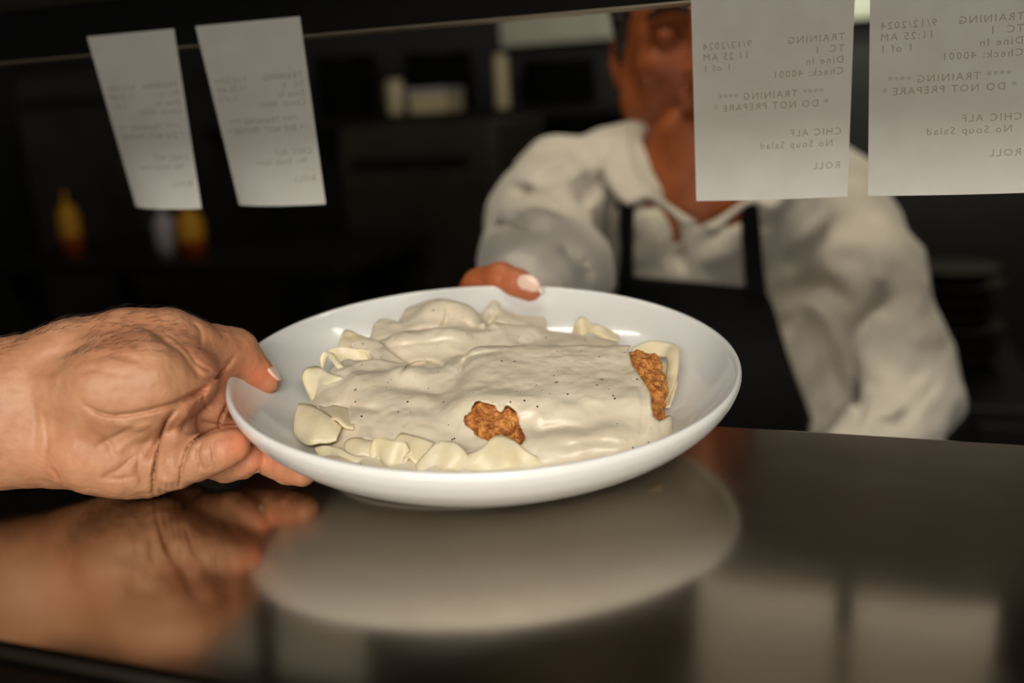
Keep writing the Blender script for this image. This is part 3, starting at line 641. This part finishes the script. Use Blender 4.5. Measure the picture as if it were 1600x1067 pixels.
for s in (-1, 1):
    c_((0, -.103, .050), (s * .052, -.062, -.005), .020, .022, .02); c_((s * .052, -.062, -.005), (s * .062, -.01, -.01), .02, .018, .02)
    b_((s * .040, -.032, .056), (.024, .020, .022), .015)
    c_((s * .012, .020, .086), (s * .046, .020, .070), .010, .009, .01)
    b_((s * .032, -.002, .098), (.017, .012, .018), .008, 'cut'); b_((s * .032, -.003, .075), (.0145, .0105, .013), .004)
    b_((s * .012, -.044, .098), (.009, .008, .010), .005)
    b_((s * .079, -.012, -.012), (.008, .030, .018), .006); b_((s * .083, -.012, -.004), (.004, .018, .010), .004, 'cut')
c_((0, .010, .088), (0, -.040, .109), .009, .0125, .008); c_((0, -.056, .096), (0, -.066, .094), .008, .008, .01)
c_((-.020, -.069, .086), (.020, -.069, .086), .0062, .0062, .005); c_((-.016, -.080, .086), (.016, -.080, .086), .0075, .0075, .005)
c_((-.024, -.0745, .094), (.024, -.0745, .094), .0022, .0022, .003, 'cut')
c_((0, -.07, -.02), (0, -.16, -.05), .056, .056, .02)
V, Fc = g.surface(); parts.append((relax(V, Fc, 1), Fc))
# his right hand on the far rim
g = Grid((-.10, -.05, -.76), (.045, .075, -.585), .0013, CAX, C0)
g.chain(H3((800, 500, .72), (772, 490, .675), (750, 486, .652)), [.026, .026, .020], .008, world=False)
g.chain(H3((738, 478, .655), (752, 450, .640), (782, 437, .630)), [.014, .0125, .0115], .006, world=False)
g.chain(H3((782, 437, .630), (808, 444, .622), (828, 453, .615)), [.0112, .0098, .0078], .003, world=False)
for a, b, c, r in (((735, 500, .655), (728, 535, .625), (760, 555, .585), .0085), ((760, 505, .65), (765, 545, .62), (790, 565, .59), .009), ((785, 508, .65), (800, 548, .62), (820, 566, .595), .009), ((808, 508, .655), (830, 545, .63), (846, 560, .61), .0078)):
    g.chain(H3(a, b, c), [r * 1.15, r, r * .8], .004, world=False)
for pts, wd, dp in (([(776, 424), (783, 435), (785, 446)], 2, .0005), ([(800, 452), (806, 440), (806, 432)], 2, .0006)): g.crease(pts, wd, dp, (.58, .66))
V, Fc = g.surface(); parts.append((relax(V, Fc, 1), Fc))
o_ = 0; VV = []; FF = []
for V, Fc in parts: VV.append(V); FF.append(Fc + o_); o_ += len(V)
VV = np.vstack(VV); FF = np.vstack(FF)
body = field_mesh('body', VV, FF, M_face, cook); set_attr(body, 'flush', np.clip(.5 * np.exp(-((VV - P(825, 450, .615)) ** 2).sum(1) / .02 ** 2) + .35 * np.exp(-((VV - HW(0, -.03, .1)) ** 2).sum(1) / .03 ** 2), 0, 1))
nail(P(826, 443, .6075), (cam_dir(.85, -.45, .1), cam_dir(.5, .7, .4), cam_dir(-.1, -.35, .9)), (.0078, .0060, .0022), M_nail, cook)
nail(P(840, 447, .6085), (cam_dir(.5, -.75, .1), cam_dir(.6, .5, .4), cam_dir(-.1, -.35, .9)), (.0060, .0018, .0020), M_nailw, cook)
for s in (-1, 1):
    e = nail(HW(s * .032, -.002, .0745), (hx, hy, hz_), (.012, .0085, .0105), M_eye, cook, 'eye'); nail(HW(s * .032, -.004, .0835), (hx, hy, hz_), (.0055, .0055, .003), M_iris, e, 'iris')
    g = Grid((-.08, -.02, -.03), (.08, .06, .04), .0016, (hx, hy, hz_), HO)
    g.chain([(s * .014, .022, .0255), (s * .033, .028, .022), (s * .052, .020, .006)], [.0045, .005, .0035], .004, world=False)
    V, Fc = g.surface(); field_mesh('eyebrow', V, Fc, M_dkhair, cook)
g = Grid((-.11, -.11, -.21), (.11, .17, .07), .003, (hx, hy, hz_), HO)
b_((0, .052, -.030), (.083, .092, .100), .01); b_((0, -.045, .075), (.075, .090, .085), .01, 'cut')
for s in (-1, 1): c_((s * .074, .03, .012), (s * .076, -.014, .008), .010, .004, .006)
V, Fc = g.surface(); V = V + normals(V, Fc) * (fbm(V * 120, 3, 4) * .006)[:, None]; field_mesh('hair', V, Fc, M_dkhair, cook)
# shirt
g = ngrid(.0045, [sR, sL, eR, wR, eL, wL, FL(hips, hz)], .17)
trunk(g, .0)
g.ball(P(975, 250, 1.13), (.085, .05, .035), .03, axes=(across, fwd, (0, 0, 1))); g.ball(P(1205, 262, 1.17), (.085, .05, .035), .03, axes=(across, fwd, (0, 0, 1)))
torso_d = g.d.copy()
g.chain([sR, P(850, 345, 1.03), eR], [.062, .062, .060], .025); g.chain([eR, P(850, 440, .82), P(815, 475, .725)], [.060, .053, .036], .015)
g.chain([P(1268, 430, 1.2), P(1292, 640, 1.22), P(1296, 800, 1.24)], [.06, .055, .06], .03)
g.chain([sL, P(1352, 430, 1.15), eL], [.068, .066, .058], .022); g.chain([eL, P(1400, 680, 1.08), P(1325, 760, 1.0)], [.056, .046, .040], .015); g.cone(eL, wL, .05, .042, .015)
g.cone(P(1088, 235, 1.09), P(1092, 300, 1.03), .060, .030, .006, 'cut'); g.cone(P(1091, 292, .97), P(1091, 292, 1.12), .036, .036, .006, 'cut'); g.cone(P(1092, 314, .97), P(1092, 314, 1.11), .022, .022, .006, 'cut'); g.cone(P(1094, 334, .97), P(1094, 334, 1.10), .010, .010, .006, 'cut')
DR = (.70, 1.30)
for pts, wd, dp in (
    ([(785, 290), (822, 298), (860, 318), (890, 345)], 9, .009), ([(768, 352), (815, 362), (855, 376)], 6, .010), ([(778, 322), (830, 334), (870, 350)], 9, -.006),
    ([(860, 395), (898, 412), (915, 440)], 7, .010), ([(800, 300), (850, 260), (900, 235)], 10, -.005), ([(870, 300), (900, 270), (940, 250)], 12, -.006),
    ([(905, 330), (925, 300), (945, 270)], 9, .009), ([(930, 380), (945, 340), (955, 310)], 9, .010), ([(770, 395), (820, 400), (850, 410)], 7, -.005),
    ([(1342, 640), (1336, 570), (1334, 525), (1360, 484), (1400, 462)], 8, .010), ([(1350, 560), (1370, 500), (1395, 478)], 12, .005), ([(1330, 480), (1290, 440), (1240, 450)], 14, .006),
    ([(1250, 470), (1290, 500), (1310, 560)], 12, -.007), ([(1345, 600), (1400, 610), (1450, 570)], 14, .008), ([(1360, 655), (1400, 660), (1440, 625), (1465, 590)], 8, .009),
    ([(1390, 640), (1420, 640), (1460, 620)], 12, -.006), ([(1344, 560), (1342, 620), (1332, 680)], 7, .008), ([(1240, 400), (1270, 360), (1300, 330)], 13, -.006),
    ([(1220, 420), (1250, 390), (1290, 370)], 10, .006), ([(1360, 380), (1370, 420), (1380, 450)], 14, -.006), ([(1290, 560), (1300, 610), (1290, 670)], 12, .005),
    ([(1036, 312), (1052, 350), (1062, 400), (1070, 430)], 6, .010), ([(1094, 356), (1098, 390), (1104, 436)], 4, .006), ([(940, 285), (958, 312), (982, 330), (1012, 318), (1040, 330)], 7, .012), ([(1148, 340), (1180, 345), (1212, 345), (1235, 315)], 7, .012), ([(1020, 340), (1030, 390), (1040, 430)], 8, -.004), ([(1100, 380), (1130, 360), (1155, 340)], 7, .006), ([(1090, 410), (1130, 400), (1155, 390)], 9, -.004)):
    g.crease(pts, wd, dp, DR)
V, Fc = g.surface(); V = relax(V, Fc, 2); V = V + normals(V, Fc) * (fbm(V * 14, 3, 12) * .014)[:, None]
shirt = field_mesh('shirt', V, Fc, M_shirt, cook)
# collar
def strip(name, inner, outer, m, th=.004, n=40, parent=None):
    A_ = spline(inner, n); B_ = spline(outer, n); V = []; K = 5
    for i in range(n):
        for j in range(K): V.append(A_[i] + (B_[i] - A_[i]) * j / (K - 1))
    o = mesh(name, V, [(i * K + j, i * K + j + 1, (i + 1) * K + j + 1, (i + 1) * K + j) for i in range(n - 1) for j in range(K - 1)], m, parent)
    s = o.modifiers.new('thick', 'SOLIDIFY'); s.thickness = th; s.offset = 0; return o
for mir in (0, 1):
    Q = (lambda x, y, d: P(x, y, d)) if not mir else (lambda x, y, d: P(2 * 1094 - x, y + 8, d + .035))
    strip('collar', [Q(1094, 200, 1.165), Q(1030, 185, 1.16), Q(985, 190, 1.115), Q(984, 240, 1.05), Q(1003, 285, 1.01), Q(1040, 318, .998), Q(1090, 350, .992)],
          [Q(1094, 225, 1.20), Q(1010, 225, 1.18), Q(945, 222, 1.115), Q(945, 275, 1.035), Q(978, 318, .990), Q(1014, 306, .985), Q(1070, 352, .985)], M_shirt, parent=cook)
# apron laid over the trunk
from mathutils.bvhtree import BVHTree
g.d = torso_d; V, Fc = g.surface(); tree = BVHTree.FromPolygons([tuple(v) for v in V], [tuple(map(int, f)) for f in Fc])
def onbody(px, py, off):
    r = Vector(ray(px, py)).normalized(); h = tree.ray_cast(Vector(C0), r)
    p = np.array(h[0]) if h[0] is not None else P(px, py, 1.15)
    return p + off * -cF
def cloth(name, rows, off, m, nc=14, parent=None, th=.003):
    rows = np.array(rows, float); l = spline(rows[:, :2], 30); r = spline(rows[:, 2:], 30); V = []
    for i in range(30):
        for j in range(nc): q = l[i] + (r[i] - l[i]) * j / (nc - 1); V.append(onbody(q[0], q[1], off))
    o = mesh(name, V, [(i * nc + j, i * nc + j + 1, (i + 1) * nc + j + 1, (i + 1) * nc + j) for i in range(29) for j in range(nc - 1)], m, parent)
    s = o.modifiers.new('thick', 'SOLIDIFY'); s.thickness = th; s.offset = 0; return o
bib = cloth('apron', [(972, 432, 1186, 452), (950, 480, 1202, 482), (925, 560, 1226, 560), (900, 670, 1268, 674), (890, 760, 1290, 760), (880, 860, 1300, 860)], .016, M_apron, 30, cook)
cloth('apron_strap', [(964, 306, 990, 306), (965, 350, 987, 350), (966, 400, 986, 400), (962, 445, 986, 445)], .020, M_apron, 5, bib)
cloth('apron_strap', [(1150, 318, 1176, 318), (1152, 360, 1180, 360), (1156, 410, 1184, 410), (1160, 460, 1190, 460)], .020, M_apron, 5, bib)
# trousers and shoes
g = ngrid(.007, [FL(hips, hz), FL(hips, .05)], .22)
g.ball(FL(hips, hz - .02), (.182, .135, .10), .02, axes=(across, fwd, (0, 0, 1)))
for a_ in lg: g.chain([a_[0], a_[1], FL(a_[2], .07)], [.092, .074, .062], .02)
V, Fc = g.surface(); field_mesh('trousers', V, Fc, M_trouser, cook)
for a_ in lg:
    g = ngrid(.005, [FL(a_[2], .04)], .2); g.cone(FL(a_[2], .055) - fwd * -.02, FL(a_[2], .045) + fwd * .13, .05, .042, .01, flat=((0, 0, 1), .8))
    V, Fc = g.surface(); V[:, 2] = np.maximum(V[:, 2], .001); field_mesh('shoe', V, Fc, M_trouser, cook)
rebase(cook); tag(cook, 'cook in white collared shirt and black bib apron reaching to the far plate rim', 'person')

# ------------------------------------------------------------------ dim kitchen behind
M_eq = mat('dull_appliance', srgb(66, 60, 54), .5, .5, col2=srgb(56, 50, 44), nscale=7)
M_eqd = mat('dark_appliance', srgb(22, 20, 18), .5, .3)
M_pale = mat('pale_plastic', srgb(190, 176, 140), .45); M_yel = mat('yellow_plastic', srgb(196, 140, 20), .4); M_red = mat('orange_sauce', srgb(150, 66, 20), .4); M_wht = mat('white_plastic', srgb(170, 165, 170), .45)
def boxpx(name, x0, y0, x1, y1, d, dep, m, parent=None, bev=.004):
    a = P(x0, y1, d); b = P(x1, y0, d); lo = np.minimum(a, b); hi = np.maximum(a, b); Y = (a[1] + b[1]) / 2
    return box(name, (lo[0], Y, lo[2]), (hi[0], Y + dep, hi[2]), m, bev, parent)
# back wall tiles lit by the hood lamp
YB = 3.30
def wallrect(name, x0, y0, x1, y1, Y, m, th=.02):
    a = onY(x0, y1, Y); b = onY(x1, y0, Y); return box(name, (min(a[0], b[0]), Y, min(a[2], b[2])), (max(a[0], b[0]), Y + th, max(a[2], b[2])), m)
zt = onY(870, 66, YB)[2]; xl = onY(782, 50, YB)[0]
struct(box('trim_1', (xl, YB, zt), (xl + 2.6, YB + .02, zt + .30), M_tile))
hd = empty('exhaust_hood', (xl + 1.2, 3.0, zt + .26))
box('hood_canopy', (xl - .1, 2.75, zt + .34), (xl + 2.7, 3.39, 2.5), M_eq, .01, hd); box('hood_lip', (xl - .1, 2.73, zt + .32), (xl + 2.7, 2.76, zt + .38), M_steel_dull, 0, hd)
rebase(hd); tag(hd, 'steel exhaust hood over the pale lit tiles behind the cook’s head', 'hood')
# wall shelf with containers
Z1 = onY(650, 178, 3.0)[2]
ws = empty('wall_shelf', (-.9, 3.1, Z1)); xa = onY(330, 178, 3.0)[0]; xb = onY(990, 178, 3.0)[0]
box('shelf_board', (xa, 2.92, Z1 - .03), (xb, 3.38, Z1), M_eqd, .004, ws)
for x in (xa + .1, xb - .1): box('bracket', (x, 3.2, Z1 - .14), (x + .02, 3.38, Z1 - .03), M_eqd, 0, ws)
rebase(ws); tag(ws, 'dark wall shelf holding small pale containers behind the pass', 'shelf')
def jar(label, px, py0, py1, wpx, m, Y=3.05, name='food_container', cat='container', lid=None):
    c = onY(px, py1, Y); t = onY(px, py0, Y); h = t[2] - c[2]; D = (c - C0) @ cF; r = wpx * D / F_ / 2
    e = empty(name, (c[0], Y, Z1)); h2 = t[2] - Z1
    o = lathe('body', [(0, 0), (r * .92, 0), (r, .01), (r, h2 * .86), (r * .9, h2 * .92), (r * .9, h2 * .93)], m, e, 24)
    lathe('lid', [(0, h2), (r * .93, h2), (r * .96, h2 * .93), (0, h2 * .925)], lid or m, e, 24)
    return tag(e, label, cat)
jar('slim pale container left of the wide tub on the wall shelf', 620, 125, 172, 28, M_pale)
jar('slim tall pale container near the lit tiles on the wall shelf', 785, 84, 150, 22, M_pale)
a = onY(686, 160, 3.04); tb = empty('tub', (a[0], 3.02, Z1)); r_ = 60 * ((a - C0) @ cF) / F_ / 2; ht = onY(686, 138, 3.04)[2] - Z1
box('tub_body', (-r_ + 0, -.08, 0), (r_, .08, ht * .8), M_pale, .006, tb); box('lid', (-r_ * 1.05, -.085, ht * .8), (r_ * 1.05, .085, ht), M_wht, .004, tb)
tag(tb, 'low wide pale tub between the two slim containers on the wall shelf', 'container')
for nm, x0, x1, y0, y1, lb in (('stock_pot', 500, 590, 90, 174, 'dark stock pot left of the slim pale container on the wall shelf'), ('stock_pot', 640, 740, 85, 174, 'dark stock pot behind the low wide tub'), ('stock_pot', 820, 930, 95, 174, 'dark stock pot at the right end of the wall shelf')):
    c = onY((x0 + x1) / 2, y1, 3.25); rr = (x1 - x0) * ((c - C0) @ cF) / F_ / 2; hh = onY((x0 + x1) / 2, y0, 3.22)[2] - Z1
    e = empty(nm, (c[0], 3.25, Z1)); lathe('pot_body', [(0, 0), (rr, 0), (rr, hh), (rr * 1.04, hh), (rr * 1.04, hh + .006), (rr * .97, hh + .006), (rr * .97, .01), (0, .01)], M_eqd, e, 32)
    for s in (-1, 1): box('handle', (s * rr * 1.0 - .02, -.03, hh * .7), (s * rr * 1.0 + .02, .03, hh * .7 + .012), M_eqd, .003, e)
    tag(e, lb, 'pot')
# oven range under the shelf, fridge at the left, prep counter
def appliance(name, label, cat, x0, y0, x1, Y, dep, m, doors, hm):
    a = onY(x0, y0, Y); b = onY(x1, y0, Y); zt = max(a[2], b[2]); e = empty(name, ((a[0] + b[0]) / 2, Y + dep / 2, 0))
    box('body', (a[0], Y, .08), (b[0], Y + dep, zt), m, .008, e); wd = (b[0] - a[0]) / doors
    for i in range(doors):
        dd = box('door', (a[0] + i * wd + .01, Y - .025, .45), (a[0] + (i + 1) * wd - .01, Y, zt - .03), m, .005, e)
        h_ = box('handle', (a[0] + i * wd + .06, Y - .06, zt - .10), (a[0] + (i + 1) * wd - .06, Y - .04, zt - .085), hm, .004, dd)
    for sx in (a[0] + .03, b[0] - .07): box('leg', (sx, Y + .04, 0), (sx + .04, Y + .08, .08), M_eqd, 0, e); box('leg', (sx, Y + dep - .09, 0), (sx + .04, Y + dep - .05, .08), M_eqd, 0, e)
    rebase(e); return tag(e, label, cat)
appliance('convection_oven', 'brownish steel oven below the wall shelf', 'oven', 528, 200, 775, 2.44, .42, M_eq, 1, M_eqd)
appliance('refrigerator', 'grey steel upright refrigerator behind the two left order tickets', 'refrigerator', 22, 120, 205, 2.60, .7, M_eq, 1, M_eqd)
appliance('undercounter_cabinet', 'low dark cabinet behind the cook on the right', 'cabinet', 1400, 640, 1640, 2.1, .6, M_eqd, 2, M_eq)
pc = empty('prep_table', (-1.15, 2.0, 0)); zt = onY(200, 402, 1.95)[2]; a = onY(20, 402, 1.95); b = onY(560, 402, 1.95)
box('table_top', (a[0], 1.85, zt - .03), (b[0], 2.35, zt), M_eqd, .004, pc)
for x in (a[0] + .02, b[0] - .06):
    for y in (1.88, 2.28): box('leg', (x, y, 0), (x + .04, y + .04, zt - .03), M_eqd, 0, pc)
rebase(pc); tag(pc, 'dark prep table with squeeze bottles at the left', 'table')
def squeeze(label, px, ytop, wpx, m, m2, Y=1.98):
    c = onY(px, 395, Y); rr = wpx * ((c - C0) @ cF) / F_ / 2; hh = onY(px, ytop, Y)[2] - zt
    e = empty('squeeze_bottle', (c[0], Y, zt))
    lathe('body', [(0, 0), (rr, 0), (rr, hh * .30)], m2, e, 24); lathe('upper_body', [(rr, hh * .30), (rr, hh * .62), (rr * .8, hh * .70), (0, hh * .70)], m, e, 24)
    lathe('nozzle', [(rr * .8, hh * .70), (rr * .75, hh * .76), (rr * .2, hh * .82), (rr * .12, hh), (0, hh)], m, e, 24); return tag(e, label, 'bottle', 'squeeze bottles on the prep table')
squeeze('slim yellow squeeze bottle standing alone at the far left', 115, 298, 34, M_yel, M_red)
squeeze('yellow and orange squeeze bottle below the leftmost ticket', 302, 312, 44, M_yel, M_red)
squeeze('pale squeeze bottle left of the yellow and orange one', 262, 318, 34, M_wht, M_wht)
# stack of pans at the right
Zp = max(onY(1400, 640, 2.1)[2], onY(1640, 640, 2.1)[2]) + .002
for i in range(7):
    py = 600 - i * 24; c = onY(1492, py, 2.4); rr = (62 + 3 * (i % 3)) * ((c - C0) @ cF) / F_
    o = lathe('pan', [(0, 0), (rr * .7, 0), (rr, .036), (rr * 1.04, .038), (rr, .040), (rr * .7, .006), (0, .006)], M_eq, None, 40, Matrix.Translation((c[0], 2.4, Zp + i * .033)))
    tag(o, 'dim round pan in the stack standing on the low cabinet at the right', 'pan', 'stacked pans on the low cabinet')
